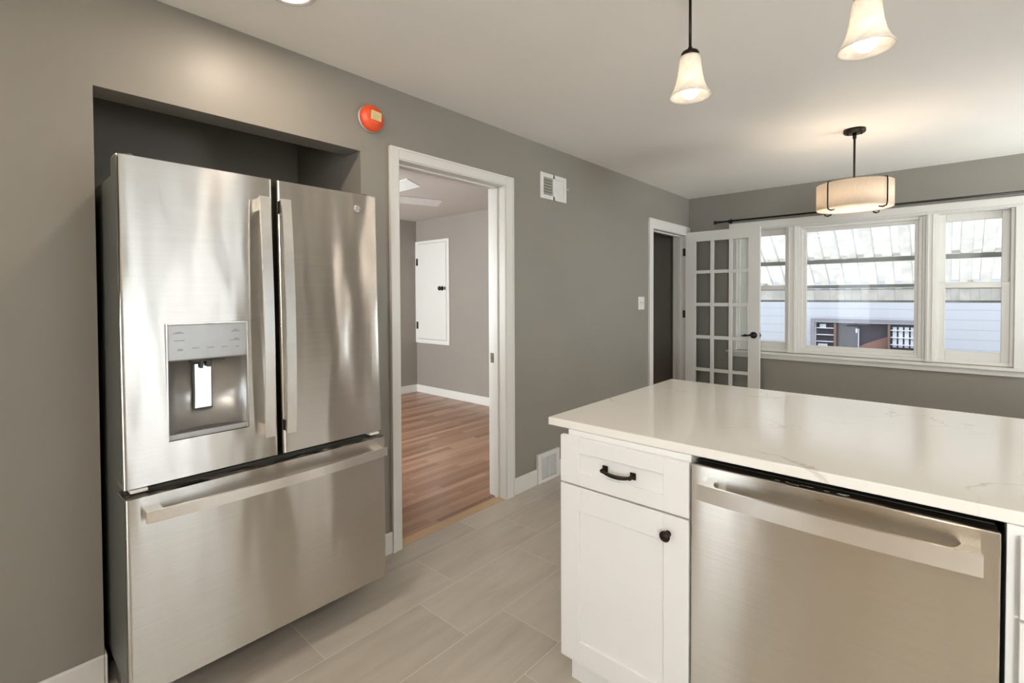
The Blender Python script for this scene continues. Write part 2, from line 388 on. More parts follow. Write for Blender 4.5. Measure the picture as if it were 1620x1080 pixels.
# door casings
def casing(name, yl, yr, zt, ol, orr, ot, lab, right=True):
    """yl,yr,zt opening; ol,orr,ot outer"""
    o = struct(name, (0, (yl+yr)/2, 0), lab, 'door frame')
    m = MB(); m.box(0, .018, ol, yl-.006, 0, ot-.0, .003); m.box(.018, .022, ol, ol+.012, 0, ot, .0015); m.build('casing_leg', TRIM, o)
    m = MB(); m.box(0, .018, yr+.006, orr, 0, ot-.0, .003); m.box(.018, .022, orr-.012, orr, 0, ot, .0015); m.build('casing_leg', TRIM, o)
    m = MB(); m.box(0, .0175, yl-.006, yr+.006, zt+.006, ot, .003); m.box(.0175, .0215, ol, orr, ot-.012, ot, .0015); m.build('casing_head', TRIM, o)
    m = MB()
    for a, b in ((yl-.018, yl), (yr, yr+.018)): m.box(-T-.004, .012, a, b, 0, zt+.018, .002)
    m.box(-T-.004, .012, yl, yr, zt, zt+.018, .002)
    m.build('jamb', TRIM, o)
    m = MB()
    for a, b in ((yl, yl+.011), (yr-.011, yr)): m.box(-.085, -.050, a, b, 0, zt, .002)
    m.box(-.085, -.050, yl, yr, zt-.011, zt, .002)
    m.build('door_stop', TRIM, o)
    m = MB()
    for a, b in ((ol, yl-.006), (yr+.006, orr)): m.box(-T-.018, -T, a, b, 0, ot, .003)
    m.box(-T-.018, -T, yl-.006, yr+.006, zt+.006, ot, .003); m.build('rear_casing', TRIM, o)
    return o
c1 = casing('trim_1', D1L, D1R, D1T, 1.475, 2.4405, 2.131, 'white painted frame of the open bedroom doorway beside the refrigerator')
m = MB(); m.box(-.125, -.092, D1R-.0015, D1R-.0002, .90, .965); m.box(-.115, -.100, D1R-.004, D1R-.0015, .920, .945, .001); m.build('strike_plate', BRASS, c1)
c2 = casing('trim_2', D2L, D2R, D2T, 4.4365, 5.4405, 2.108, 'white painted frame of the far doorway that holds the French door')

# ------------------------------------------------------------------ French door (open against the back wall)
d = struct('door_1', (.016, 5.345, .0), 'white French door with fifteen glass panes, standing open in front of the triple window', 'door')
DX0, DX1, DZ0, DZ1 = .016, .776, .012, 2.040; DY0, DY1 = 5.322, 5.358
cx = [(.127, .284), (.320, .474), (.510, .667)]; cz = [(1.620, 1.934), (1.268, 1.585), (.914, 1.231), (.560, .878), (.215, .525)]
m = MB()
m.box(DX0, .127, DY0, DY1, DZ0, DZ1); m.box(.667, DX1, DY0, DY1, DZ0, DZ1)
m.box(.127, .667, DY0, DY1, 1.934, DZ1); m.box(.127, .667, DY0, DY1, DZ0, .215)
m.build('door_frame', TRIM, d)
for x0, x1 in ((.284, .320), (.474, .510)): MB().box(x0, x1, DY0+.004, DY1-.004, .215, 1.934, .003).build('muntin', TRIM, d)
for z0, z1 in ((1.585, 1.620), (1.231, 1.268), (.878, .914), (.525, .560)):
    m = MB()
    for a, b in cx: m.box(a, b, DY0+.004, DY1-.004, z0, z1, .003)
    m.build('muntin', TRIM, d)
for a, b in cx:
    for c, e in cz: box(a-.002, b+.002, 5.338, 5.342, c-.002, e+.002).build('glass_pane', GLASS, d)
# lever handle and latch
hd = MB().lathe([(.034, 0), (.034, .006), (.026, .010), (.012, .012), (.011, .045), (.013, .050)], (.722, DY0, .942), 'y', 28, M=Matrix.Translation((0, 2*DY0, 0)) @ Matrix.Scale(-1, 4, (0, 1, 0))).build('door_handle', BLACK, d)
pts = [(.722, DY0-.045, .942), (.700, DY0-.047, .944), (.670, DY0-.046, .938), (.645, DY0-.046, .936), (.618, DY0-.044, .934)]
MB().tube(pts, [.011, .009, .008, .009, .006], 12).tube([(.672, DY0-.046, .938), (.655, DY0-.047, .948), (.640, DY0-.046, .944)], [.006, .005, .004], 8).build('lever', BLACK, hd)
MB().box(DX1-.001, DX1+.002, DY0+.006, DY1-.006, .915, .970, .001).box(DX1, DX1+.012, DY0+.012, DY1-.012, .934, .950, .002).build('latch', BRASS, d)
for z in (1.83, 1.14, .28):
    MB().lathe([(.007, z-.045), (.007, z+.045)], (.010, 5.352, 0), 'z', 12).box(-.030, .010, 5.358, 5.3595, z-.042, z+.042).build('hinge', BRASS, d)

# ------------------------------------------------------------------ triple window
def frame4(m, x0, x1, z0, z1, w, y0, y1, bev=.003, wt=None, wb=None):
    wt = wt if wt is not None else w; wb = wb if wb is not None else w
    m.box(x0, x0+w, y0, y1, z0, z1, bev); m.box(x1-w, x1, y0, y1, z0, z1, bev)
    m.box(x0+w, x1-w, y0, y1, z1-wt, z1, bev); m.box(x0+w, x1-w, y0, y1, z0, z0+wb, bev); return m
tw = struct('trim_3', (1.55, L, .7), 'wide white surround and sill of the triple window', 'window trim')
m = MB(); m.box(.440, .520, L-.020, L, .765, 2.105, .004); m.box(2.575, 2.655, L-.020, L, .765, 2.105, .004)
m.box(.440, 2.655, L-.024, L, 2.025, 2.107, .004); m.box(.46, 2.635, L-.032, L, 2.034, 2.042, .003)
m.build('casing', TRIM, tw)
m = MB()
for a, b in ((.995, 1.075), (2.044, 2.106)): m.box(a, b, L-.018, L+.12, .775, 2.05, .003)
for a in (1.008, 1.056, 2.056, 2.088): m.box(a, a+.006, L-.022, L-.018, .79, 2.03, .001)
m.build('mullion', TRIM, tw)
MB().box(.425, 2.670, L-.062, L+.05, .745, .768, .004).build('stool', TRIM, tw)
MB().box(.440, 2.655, L-.030, L, .700, .745, .004).build('apron', TRIM, tw)
MB().box(.50, 2.59, L+.05, L+.17, .735, .78, .004).build('outer_sill', TRIM, tw)
m = MB(); frame4(m, WX0, WX1, WZ0, WZ1, .02, L, L+.14, .002); m.build('outer_frame', TRIM, tw)

def dh(name, x0, x1, gx0, gx1, lab):
    o = struct(name, ((x0+x1)/2, L, .77), lab, 'window')
    frame4(MB(), x0, x1, .78, 2.04, .022, L+.002, L+.10, .002).build('window_frame', TRIM, o)
    s = MB(); s.box(x0+.02, gx0, L+.052, L+.082, 1.40, 2.02, .003); s.box(gx1, x1-.02, L+.052, L+.082, 1.40, 2.02, .003)
    s.box(gx0, gx1, L+.052, L+.082, 1.957, 2.02, .003); s.box(gx0, gx1, L+.052, L+.082, 1.405, 1.446, .003)
    us = s.build('upper_sash', TRIM, o); box(gx0-.003, gx1+.003, L+.065, L+.068, 1.443, 1.960).build('glass_pane', GLASS, us)
    s = MB(); s.box(x0+.02, gx0, L+.018, L+.048, .80, 1.445, .003); s.box(gx1, x1-.02, L+.018, L+.048, .80, 1.445, .003)
    s.box(gx0, gx1, L+.018, L+.048, 1.400, 1.445, .003); s.box(gx0, gx1, L+.018, L+.048, .80, .878, .003)
    ls = s.build('lower_sash', TRIM, o); box(gx0-.003, gx1+.003, L+.031, L+.034, .875, 1.403).build('glass_pane', GLASS, ls)
    m = MB(); xm = (gx0+gx1)/2
    m.box(xm-.03, xm+.03, L+.022, L+.046, 1.445, 1.452, .002); m.lathe([(.010, 1.452), (.010, 1.460), (.006, 1.464)], (xm, L+.034, 0), 'z', 16); m.box(xm-.032, xm+.008, L+.030, L+.038, 1.458, 1.465, .002)
    m.build('sash_lock', TRIM, o)
    return o
dh('window_1', .520, .995, .620, .969, 'narrow double-hung window at left, partly behind the French door')
dh('window_3', 2.106, 2.575, 2.172, 2.506, 'narrow double-hung window at the right edge of the triple window')
o = struct('window_2', (1.56, L, .77), 'large fixed picture window in the centre of the triple window', 'window')
m = MB(); frame4(m, 1.075, 2.044, .78, 2.04, .022, L+.002, L+.12, .003); m.build('window_frame', TRIM, o)
m = MB(); frame4(m, 1.097, 2.022, .802, 2.018, .026, L+.012, L+.06, .003); m.build('glazing_stop', PLASTIC, o)
m = MB(); frame4(m, 1.123, 2.00, .826, 1.992, .030, L+.03, L+.07, .003); m.build('sash', TRIM, o)
box(1.150, 1.973, L+.048, L+.051, .853, 1.965).build('glass_pane', GLASS, o)

# curtain rod
rod = thing('curtain_rod', (.44, L, 2.13), 'long black curtain rod above the triple window', 'curtain rod')
ZR, YR = 2.130, L-.075
MB().tube([(.37, YR, ZR), (3.0, YR, ZR)], .009, 14).build('pole', BLACK, rod)
for s_, x in ((-1, .37), (1, 3.0)):
    MB().lathe([(.009, 0), (.013, .004), (.011, .012), (.010, .020), (.013, .040), (.020, .060), (.021, .064), (.012, .066)], (0, 0, 0), 'x', 20, M=Matrix.Translation((x, YR, ZR)) @ Matrix.Scale(s_, 4, (1, 0, 0))).build('finial', BLACK, rod)
for x in (.455, 2.72):
    MB().box(x-.012, x+.012, L-.004, L, ZR-.04, ZR+.03, .002).box(x-.006, x+.006, YR, L-.003, ZR-.018, ZR-.009, .001).lathe([(.013, -.008), (.013, .008)], (x, YR, ZR), 'x', 16).build('bracket', BLACK, rod)

# ------------------------------------------------------------------ outdoors
smesh(box(-2, 16, YB-8, 20, -.70, -.60), 'ground', CONC, 'concrete ground outside', 'ground')
# awning over the window
a0 = Vector((0, 5.62, 2.29)); sl = math.radians(35)
aw = thing('window_awning', (1.5, 5.62, 2.29), 'white ribbed metal awning outside, over the triple window', 'awning')
def ribs(x0, x1, pit, wtop, dep):
    line = []; x = x0
    while x < x1:
        line += [(x, 0), (x+wtop, 0), (x+wtop+.004, dep), (x+pit-.004, dep)]; x += pit
    return line
def awn_sheet(name, y0, y1, drop, par, mat):
    m = MB(); ln = ribs(.0, 3.4, .152, .085, .042)
    z = lambda y: a0.z - math.tan(sl)*(y-a0.y)
    A, B, C_, D_ = [], [], [], []
    for (x, h) in ln:
        n = Vector((0, math.sin(sl), math.cos(sl)))*h
        A.append(m.bm.verts.new(Vector((x, y0, z(y0)-drop)) + n)); B.append(m.bm.verts.new(Vector((x, y1, z(y1)-drop)) + n))
        C_.append(m.bm.verts.new(Vector((x, y0, z(y0)-drop+.002)) + n)); D_.append(m.bm.verts.new(Vector((x, y1, z(y1)-drop+.002)) + n))
    for i in range(len(ln)-1):
        m.bm.faces.new((A[i], A[i+1], B[i+1], B[i])); m.bm.faces.new((C_[i], D_[i], D_[i+1], C_[i+1]))
        m.bm.faces.new((B[i], B[i+1], D_[i+1], D_[i])); m.bm.faces.new((A[i], C_[i], C_[i+1], A[i+1]))
    m.build(name, mat, par)
awn_sheet('upper_panel', 5.62, 6.44, 0, aw, AWN); awn_sheet('lower_panel', 6.40, 6.80, .0, aw, AWN)
zz = lambda y: a0.z - math.tan(sl)*(y-a0.y)
MB().box(0, 3.4, 6.385, 6.410, zz(6.4)-.050, zz(6.4)-.004, .002).build('cross_bar', AWBAR, aw)
MB().box(0, 3.4, 6.775, 6.800, 1.425, 1.462, .003).box(0, 3.4, 6.770, 6.790, 1.405, 1.413, .002).build('front_bar', AWBAR, aw)
m = MB(); ln = [(x, 6.79+h*.8) for x, h in ribs(0, 3.4, .152, .085, .030)]; m.strip(ln, 'z', 1.285, 1.42, .002); m.build('valance', AWN, aw)
MB().box(0, 3.4, 6.785, 6.810, 1.262, 1.285, .003).build('valance_rail', AWBAR, aw)
for x in (.02, 3.38): MB().tube([(x, 5.61, 1.50), (x, 6.78, 1.44)], .012, 8).build('support_arm', AWBAR, aw)
# neighbour house
nb = thing('neighbor_house', (1.2, 8.5, -.6), 'pale sided neighbouring house seen through the triple window', 'house')
NY = 8.5
wall_mb('y', NY, NY+.2, -6, 9, -.6, 3.2, [(.70, 1.91, -.1, .962)]).build('wall', SIDING, nb)
MB().box(-6, 9, NY-.32, NY+.2, 3.2, 3.35, .01).build('eave', TRIM, nb)
nw = frame4(MB(), .66, 1.95, -.14, 1.0, .055, NY-.03, NY+.06, .004).build('window', NWIN, nb)
MB().box(.955, .985, NY-.02, NY+.05, -.08, .93, .002).build('mullion', NBROWN, nw)
MB().box(1.585, 1.610, NY-.02, NY+.05, -.08, .93, .002).build('mullion', NBROWN, nw)
box(.72, 1.89, NY+.05, NY+.055, -.09, .94).build('pane', NGLASS, nw)
for xa, xb in ((.735, .952), (1.615, 1.885)):
    m = MB()
    for k in range(9): m.box(xa, xb, NY+.0, NY+.03, .05+k*.10, .062+k*.10)
    m.build('louver', PAPER, nw)
for q in [(1.635+k*.065, 1.68+k*.065, .62, .90) for k in range(4)] + [(.75, .87, .50, .62), (.77, .85, .86, .915)]:
    MB().box(q[0], q[1], NY+.032, NY+.045, q[2], q[3]).build('paper_sheet', PAPER, nw)
m = MB(); m.prism([(1.0, .50), (1.58, .50), (1.58, .76), (1.35, .66), (1.25, .60)], 'y', NY+.03, NY+.045); m.build('painted_reflection', PANEREFL, nw)  # reflection in the pane, drawn as a flat coloured shape
MB().box(1.245, 1.255, NY+.02, NY+.045, .5, .86).box(1.215, 1.235, NY+.02, NY+.045, .8, .86).build('window_latch', PAPER, nw)

# ------------------------------------------------------------------ refrigerator
fr = thing('refrigerator', (.1, .76, 0), 'large stainless steel French-door refrigerator standing in the wall alcove', 'refrigerator')
FY0, FY1 = .308, 1.206
box(-.52, .235, .322, 1.194, .10, 1.745, .004).build('cabinet', BODY, fr)
box(.02, .11, .33, 1.19, .02, .101, .003).build('base_grille', GAP, fr)
for y in (.36, 1.15):
    for x in (.13, -.45): MB().lathe([(.022, 0), (.022, .012), (.012, .014), (.012, .105)], (x, y, 0), 'z', 16).build('foot', GAP, fr)
def xs(z): return .305 + (1.78-z)*(.027/1.02)        # door face leans very slightly
def doorp(y0, y1, z0, z1, name, hole=None):
    """steel door skin with rounded vertical edges; optional rectangular hole"""
    r = .010; m = MB(); n = 5
    def ring(z):
        xf = xs(z) if z0 > .76 else .356; xb = .243
        pts = [(xb, y0), (xf-r, y0)] + [(xf-r+r*math.sin(a), y0+r-r*math.cos(a)) for a in [PI/2*k/n for k in range(1, n)]] + [(xf, y0+r)]
        if hole: pts += [(xf, hole[0]), (xf, hole[1])]
        pts += [(xf, y1-r)] + [(xf-r+r*math.cos(a), y1-r+r*math.sin(a)) for a in [PI/2*k/n for k in range(1, n)]] + [(xf-r, y1), (xb, y1)]
        return pts, (n+2 if hole else None)
    zs = [z0] + ([hole[2], hole[3]] if hole else []) + [z1]
    rings = []
    for z in zs:
        p, hi = ring(z); rings.append([m.bm.verts.new((x, y, z)) for x, y in p])
    k = len(rings[0])
    for a in range(len(rings)-1):
        for i in range(k-1):
            if hole and a == 1 and i == hi: continue
            f = m.bm.faces.new((rings[a][i], rings[a][i+1], rings[a+1][i+1], rings[a+1][i])); f.smooth = False
        m.bm.faces.new((rings[a][k-1], rings[a][0], rings[a+1][0], rings[a+1][k-1]))
    m.bm.faces.new(rings[0][::-1]); m.bm.faces.new(rings[-1])
    return m
HOLE = (.424, .664, .888, 1.262)
ld = doorp(FY0, .764, .766, 1.782, 'left_door', HOLE).build('door', STEEL, fr)
rd = doorp(.780, FY1, .766, 1.782, 'right_door').build('door', STEEL, fr)
dr = doorp(FY0, FY1, .135, .742, 'drawer').build('freezer_drawer', STEEL, fr)
m = MB()
m.box(.236, .243, .318, 1.196, .14, 1.77); m.box(.243, .300, .318, 1.196, .742, .752, .001); m.build('gasket', GAP, fr)
m = MB()
m.box(.243, xs(1.2)-.006, FY0-.0015, FY0+.002, .78, 1.775); m.box(.243, .345, FY0-.0015, FY0+.002, .15, .735); m.build('door_side_panel', BODY, fr)
# hinges
for y in (.345, 1.165):
    MB().box(.215, .285, y-.025, y+.025, 1.745, 1.760, .003).lathe([(.012, 1.755), (.012, 1.792)], (.272, y, 0), 'z', 14).build('top_hinge', BODY, fr)
    MB().box(.26, .338, y-.022, y+.022, .7535, .763, .002).build('middle_hinge', PLASTIC, fr)
# dispenser
ds = MB()
y0, y1, z0, z1 = HOLE; zc = 1.141; xf = xs(1.2)
ds.box(xf-.03, xf+.003, y0, y1, zc, z1, .006, 3)
frm = MB()
frm.box(xf-.02, xf+.0045, y0-.003, y0+.004, z0-.003, z1+.003, .002); frm.box(xf-.02, xf+.0045, y1-.004, y1+.003, z0-.003, z1+.003, .002)
frm.box(xf-.02, xf+.0045, y0+.004, y1-.004, z1-.003, z1+.003, .002)
dd = ds.build('dispenser_panel', DISP, ld)
frm.build('dispenser_trim', CHROME, ld)
rc = MB()     # curved niche
npt = 14; arc = [(xf-.002-.056*math.sin(PI*k/npt)**.6, y0+.004+(y1-y0-.008)*k/npt) for k in range(npt+1)]
A = [rc.bm.verts.new((x, y, z0+.018)) for x, y in arc]; B = [rc.bm.verts.new((x, y, zc)) for x, y in arc]
for k in range(npt): f = rc.bm.faces.new((A[k], A[k+1], B[k+1], B[k])); f.smooth = True
rc.bm.faces.new(A[::-1]); rc.bm.faces.new(B)
rc.build('dispenser_recess', DISP, ld)
tr = MB().prism([(xf-.002+.004, y0+.004)] + arc + [(xf+.002, y1-.004)], 'z', z0+.001, z0+.0185); tr.build('drip_tray', DISP, ld)
m = MB(); m.box(xf-.050, xf-.045, .508, .566, .968, 1.128, .002, M=None); m.build('dispenser_paddle_rim', PRINT, ld)
m = MB(); m.box(xf-.0465, xf-.041, .511, .563, .972, 1.124, .002); m.build('dispenser_paddle', CHROME, ld)
m = MB(); m.lathe([(.007, 1.112), (.009, 1.116), (.009, 1.141)], (xf-.028, .552, 0), 'z', 14); m.lathe([(.005, 1.108), (.006, 1.125), (.006, 1.141)], (xf-.032, .530, 0), 'z', 12)
m.box(xf-.050, xf-.02, .495, .60, 1.132, 1.1405, .003); m.build('dispenser_nozzle', PRINT, ld)
m = MB()
def dash(y, z, w_, h_=.0016): box(xf+.003, xf+.0035, y-w_/2, y+w_/2, z-h_/2, z+h_/2).build('printed_mark', PRINT, ld)
for y, z, w_ in ((.457, 1.235, .018), (.457, 1.2315, .032), (.459, 1.208, .030), (.461, 1.180, .014), (.461, 1.176, .016), (.504, 1.181, .020), (.548, 1.180, .022), (.590, 1.179, .018), (.630, 1.177, .011),
                 (.625, 1.235, .013), (.626, 1.2305, .028), (.627, 1.205, .013), (.624, 1.2005, .032)): dash(y, z, w_)
# handles (flat bowed bars on end brackets)
def vhandle(yc, w_, z0, z1):
    xo = lambda z: xs(z)
    n = 18; F, Bk = [], []
    for k in range(n+1):
        z = z0+(z1-z0)*k/n; s_ = 1-(2*k/n-1)**2
        x = xo(z)+.050+.018*s_; F.append((x, z)); Bk.append((x-.010, z))
    h = MB().prism(F + Bk[::-1], 'y', yc-w_/2, yc+w_/2).build('handle', STEELH, None) if False else None
    m = MB(); m.prism(F + Bk[::-1], 'y', yc-w_/2, yc+w_/2)
    return m
for par, yc in ((ld, .716), (rd, .786+.006)):
    hb = vhandle(yc, .034, .850, 1.706).build('handle', STEELH, par)
    for z0_, z1_ in ((1.655, 1.704), (.853, .895)):
        zc_ = (z0_+z1_)/2; MB().box(xs(zc_)-.002, xs(zc_)+.047, yc-.012, yc+.012, z0_, z1_, .003).build('handle_bracket', STEELH, hb)
m = MB(); n = 20; F, Bk = [], []
for k in range(n+1):
    y = .350+(1.188-.350)*k/n; s_ = 1-(2*k/n-1)**2; x = .398+.022*s_; F.append((x, y)); Bk.append((x-.010, y))
m.prism(F + Bk[::-1], 'z', .672, .707); hb = m.build('handle', STEELH, dr)
for a in (.352, 1.140): MB().box(.354, .396, a, a+.046, .678, .702, .003).build('handle_bracket', STEELH, hb)
# round badge with curled monogram
bc = Vector((xs(1.722)+.0006, 1.110, 1.720)); bd = MB()
bd.tube([bc + Vector((0, .0125*math.cos(a), .0125*math.sin(a))) for a in [2*PI*k/28 for k in range(29)]], .0014, 6)
bd.tube([bc + Vector((0, -.004+.0045*math.cos(a), .0005+.005*math.sin(a))) for a in [PI*.3+PI*1.6*k/14 for k in range(15)]], .0010, 5)
bd.tube([bc + Vector((0, .0045+.0035*math.cos(a), .003+.0028*math.sin(a))) for a in [PI*.4+PI*1.1*k/10 for k in range(11)]], .0010, 5)
bd.tube([bc + Vector((0, .0045+.0035*math.cos(a), -.0035+.003*math.sin(a))) for a in [PI*.5+PI*1.2*k/10 for k in range(11)]], .0010, 5)
bd.build('badge', CHROME, rd)

# ------------------------------------------------------------------ island: worktop, cabinets, dishwasher
CY = 1.373
ct = MB().box(1.1005, 3.30, 1.395, 2.452, .8835, .9115, .003, 2).build('countertop', QUARTZ, origin=(1.10, 1.395, .8835))
tag(ct, 'white quartz island countertop with thin brown veins', 'countertop')
def shaker(x0, x1, z0, z1, rail, par, name, y=CY):
    m = MB()
    m.box(x0, x0+rail, y, y+.020, z0, z1, .0012, 1); m.box(x1-rail, x1, y, y+.020, z0, z1, .0012, 1)
    m.box(x0+rail, x1-rail, y, y+.020, z1-rail*(.66 if z1-z0 < .2 else 1.06), z1, .0012, 1); m.box(x0+rail, x1-rail, y, y+.020, z0, z0+rail*(.63 if z1-z0 < .2 else 1.0), .0012, 1)
    m.box(x0+rail-.002, x1-rail+.002, y+.007, y+.014, z0+.02, z1-.02)
    return m.build(name, CAB, par)
def knob(x, z, par, y=CY):
    MB().lathe([(.0095, 0), (.0095, .003), (.006, .006), (.0055, .014), (.010, .018), (.0155, .022), (.0165, .026), (.013, .031), (.004, .034)], (0, 0, 0), 'y', 24,
               M=Matrix.Translation((x, y, z)) @ Matrix.Scale(-1, 4, (0, 1, 0))).build('knob', ORB, par)
def pull(x0, x1, z, par, y=CY):
    n = 16; pts = []; rr = []
    for k in range(n+1):
        t = k/n; x = x0+(x1-x0)*t; s_ = 4*t*(1-t)
        pts.append((x, y-.022-.006*s_, z-.006*s_)); rr.append(.0048+.0018*s_)
    m = MB().tube(pts, rr, 12)
    for x in (x0, x1): m.tube([(x, y, z+.001), (x, y-.012, z+.001), (x, y-.025, z)], [.0085, .006, .0065], 12).box(x-.010, x+.010, y-.004, y, z-.010, z+.012, .002)
    m.build('drawer_pull', ORB, par)
cb = thing('base_cabinet', (1.40, 1.69, 0), 'white shaker base cabinet with one drawer at the left end of the island', 'cabinet')
m = MB(); m.box(1.190, 1.622, 1.3935, 2.00, .100, .8830, .001, 1); m.build('body', CAB, cb)
MB().box(1.194, 1.622, 1.4072, 1.98, 0, .100).build('toe_kick', CAB, cb)
dw_ = shaker(1.171, 1.6235, .7045, .866, .077, cb, 'drawer'); pull(1.350, 1.449, .785, dw_)
do_ = shaker(1.171, 1.6235, .0917, .6985, .077, cb, 'door'); knob(1.562, .643, do_)
# dishwasher
dwm = thing('dishwasher', (1.943, 1.69, 0), 'stainless steel dishwasher with a curved bar handle built into the island', 'dishwasher')
X0, X1 = 1.629, 2.257
MB().box(1.634, 2.252, 1.430, 1.99, .10, .865, .002).build('tub', GAP, dwm)
dp = MB().box(X0, X1, CY, 1.3880, .105, .8665, .003, 2).build('door', STEELD, dwm)
MB().box(1.635, 2.251, 1.450, 1.50, .0, .10).build('toe_panel', GAP, dwm)
m = MB(); m.box(X0+.003, X1-.003, 1.3885, 1.428, .11, .864, .001); cpn = m.build('control_panel', BLKPL, dwm)
m = MB()
for x, w_, zz_ in ((1.845, .012, 0), (1.868, .008, .002), (1.885, .022, -.004), (1.905, .014, .003), (1.915, .022, .003), (1.955, .012, 0), (1.985, .018, 0), (1.99, .022, .004), (1.99, .016, -.004)):
    box(x-w_/2, x+w_/2, 1.402+zz_, 1.4028+zz_, .864, .8644).build('printed_mark', PLASTIC, cpn)
MB().box(1.937, 1.951, CY-.0008, CY, .8468, .8482).build('badge', PRINT, dp)
m = MB(); n = 24; F, Bk = [], []
for k in range(n+1):
    x = 1.662+(2.230-1.662)*k/n; s_ = 1-(2*k/n-1)**2; y = 1.328-.014*s_; F.append((x, y)); Bk.append((x, y+.009))
m.prism(F + Bk[::-1], 'z', .786, .830); hb = m.build('handle', STEELH, dp)
for a, s_ in ((1.664, 1), (2.228, -1)):
    m = MB(); m.prism([(a, 1.3365), (a+.050*s_, 1.334), (a+.036*s_, 1.352), (a+.030*s_, 1.3727), (a, 1.3727)], 'z', .790, .827); m.build('handle_bracket', STEELH, hb)
# right hand cabinets
c3 = thing('base_cabinet', (2.6, 1.69, 0), 'white base cabinet at the right end of the island, past the dishwasher', 'cabinet')
MB().box(2.266, 3.24, 1.3935, 2.00, .100, .8830, .001, 1).build('body', CAB, c3)
MB().box(2.28, 3.22, 1.4072, 1.98, 0, .100).build('toe_kick', CAB, c3)
for a, b in ((2.284, 2.745), (2.755, 3.235)):
    q = shaker(a, b, .7045, .866, .077, c3, 'drawer'); pull((a+b)/2-.05, (a+b)/2+.05, .785, q)
    q = shaker(a, b, .0917, .6985, .077, c3, 'door'); knob(b-.06, .643, q)
smesh(box(1.19, 3.24, 2.003, 2.02, 0, .883, .001), 'trim_island_back', CAB, 'white back panel on the dining side of the island', 'panel')

# ------------------------------------------------------------------ wall fixtures
sd = thing('smoke_detector', (0, 1.366, 2.236), 'smoke detector under a bright orange dust cover, high on the wall', 'smoke detector')
c = (0, 1.366, 2.236)
MB().lathe([(.066, .0005), (.066, .016), (.063, .024), (.058, .026)], c, 'x', 40).build('base', PLASTIC, sd)
dc = MB().lathe([(.0655, .018), (.0655, .026), (.062, .036), (.056, .043), (.048, .046), (.046, .050), (.0, .051)], c, 'x', 40).build('dust_cover', ORANGE, sd)
MB().tube([(.0505, 1.366+.034*math.cos(a), 2.236+.034*math.sin(a)) for a in [PI*1.08+PI*.6*k/10 for k in range(11)]], .002, 6).build('cover_rib', ORANGE, dc)
R = Matrix.Translation((0, 1.372, 2.243)) @ Matrix.Rotation(math.radians(-4), 4, 'X') @ Matrix.Translation((0, -1.372, -2.243))
st = MB().box(.0512, .0520, 1.345, 1.403, 2.222, 2.266, M=R).build('sticker', STICK, dc)
m = MB()
for k, w_ in enumerate((.020, .036, .040, .030, .036)): m.box(.0520, .0523, 1.352, 1.352+w_, 2.2575-k*.0075, 2.2590-k*.0075, M=R)
m.box(.0520, .0523, 1.338, 1.343, 2.240, 2.254, M=R)
m.build('sticker_print', STICKI, st)

vt = thing('wall_vent', (0, 2.90, 2.144), 'white wall vent grille between the two doorways', 'vent')
m = MB(); m.box(0, .010, 2.742, 2.776, 2.051, 2.237, .002); m.box(0, .010, 2.888, 2.908, 2.051, 2.237, .002); m.box(0, .010, 3.026, 3.056, 2.051, 2.237, .002)
m.box(0, .010, 2.776, 3.026, 2.051, 2.080, .002); m.box(0, .010, 2.776, 3.026, 2.207, 2.237, .002); m.build('frame', PLASTIC, vt)
m = MB(); m.box(.0002, .001, 2.776, 2.888, 2.08, 2.207); m.build('vent_backing', BODY, vt)
m = MB()
for k in range(6): m.prism([(.001, 2.205-k*.0212), (.008, 2.187-k*.0212), (.008, 2.1885-k*.0212), (.001, 2.2065-k*.0212)], 'y', 2.777, 2.887)
m.build('louver', GRILLE, vt)
m = MB(); m.box(.001, .005, 2.908, 3.026, 2.08, 2.207)
for k in range(6): m.box(.005, .0062, 2.912, 3.022, 2.088+k*.02, 2.0895+k*.02)
m.build('louver', PLASTIC, vt)
MB().tube([(.004, 3.045, 2.150), (.022, 3.052, 2.152), (.026, 3.062, 2.156)], .003, 8).build('damper_lever', PLASTIC, vt)

rg = thing('floor_register', (0, 2.819, .0), 'white louvered air register low on the wall, by the island corner', 'register')
m = MB(); m.box(0, .022, 2.691, 2.728, .002, .213, .003); m.box(0, .022, 2.908, 2.947, .002, .213, .003); m.box(0, .022, 2.728, 2.908, .002, .030, .003); m.box(0, .022, 2.728, 2.908, .183, .213, .003)
m.box(.002, .020, 2.814, 2.822, .03, .183); m.build('frame', PLASTIC, rg)
box(.0005, .004, 2.728, 2.908, .030, .183).build('backing', BODY, rg)
m = MB()
for k in range(17): z = .036+k*.0088; m.prism([(.004, z+.006), (.019, z), (.019, z+.0022), (.004, z+.0082)], 'y', 2.728, 2.908)
m.build('louver', PLASTIC, rg)

sw = thing('light_switch', (0, 4.295, 1.275), 'white double switch plate near the far doorway', 'light switch')
MB().box(0, .006, 4.236, 4.354, 1.215, 1.337, .0025).build('plate', PLASTIC, sw)
for y in (4.272, 4.318): MB().box(.006, .007, y-.008, y+.008, 1.255, 1.297).box(.006, .017, y-.004, y+.004, 1.274, 1.292, .002).build('toggle', PLASTIC, sw)

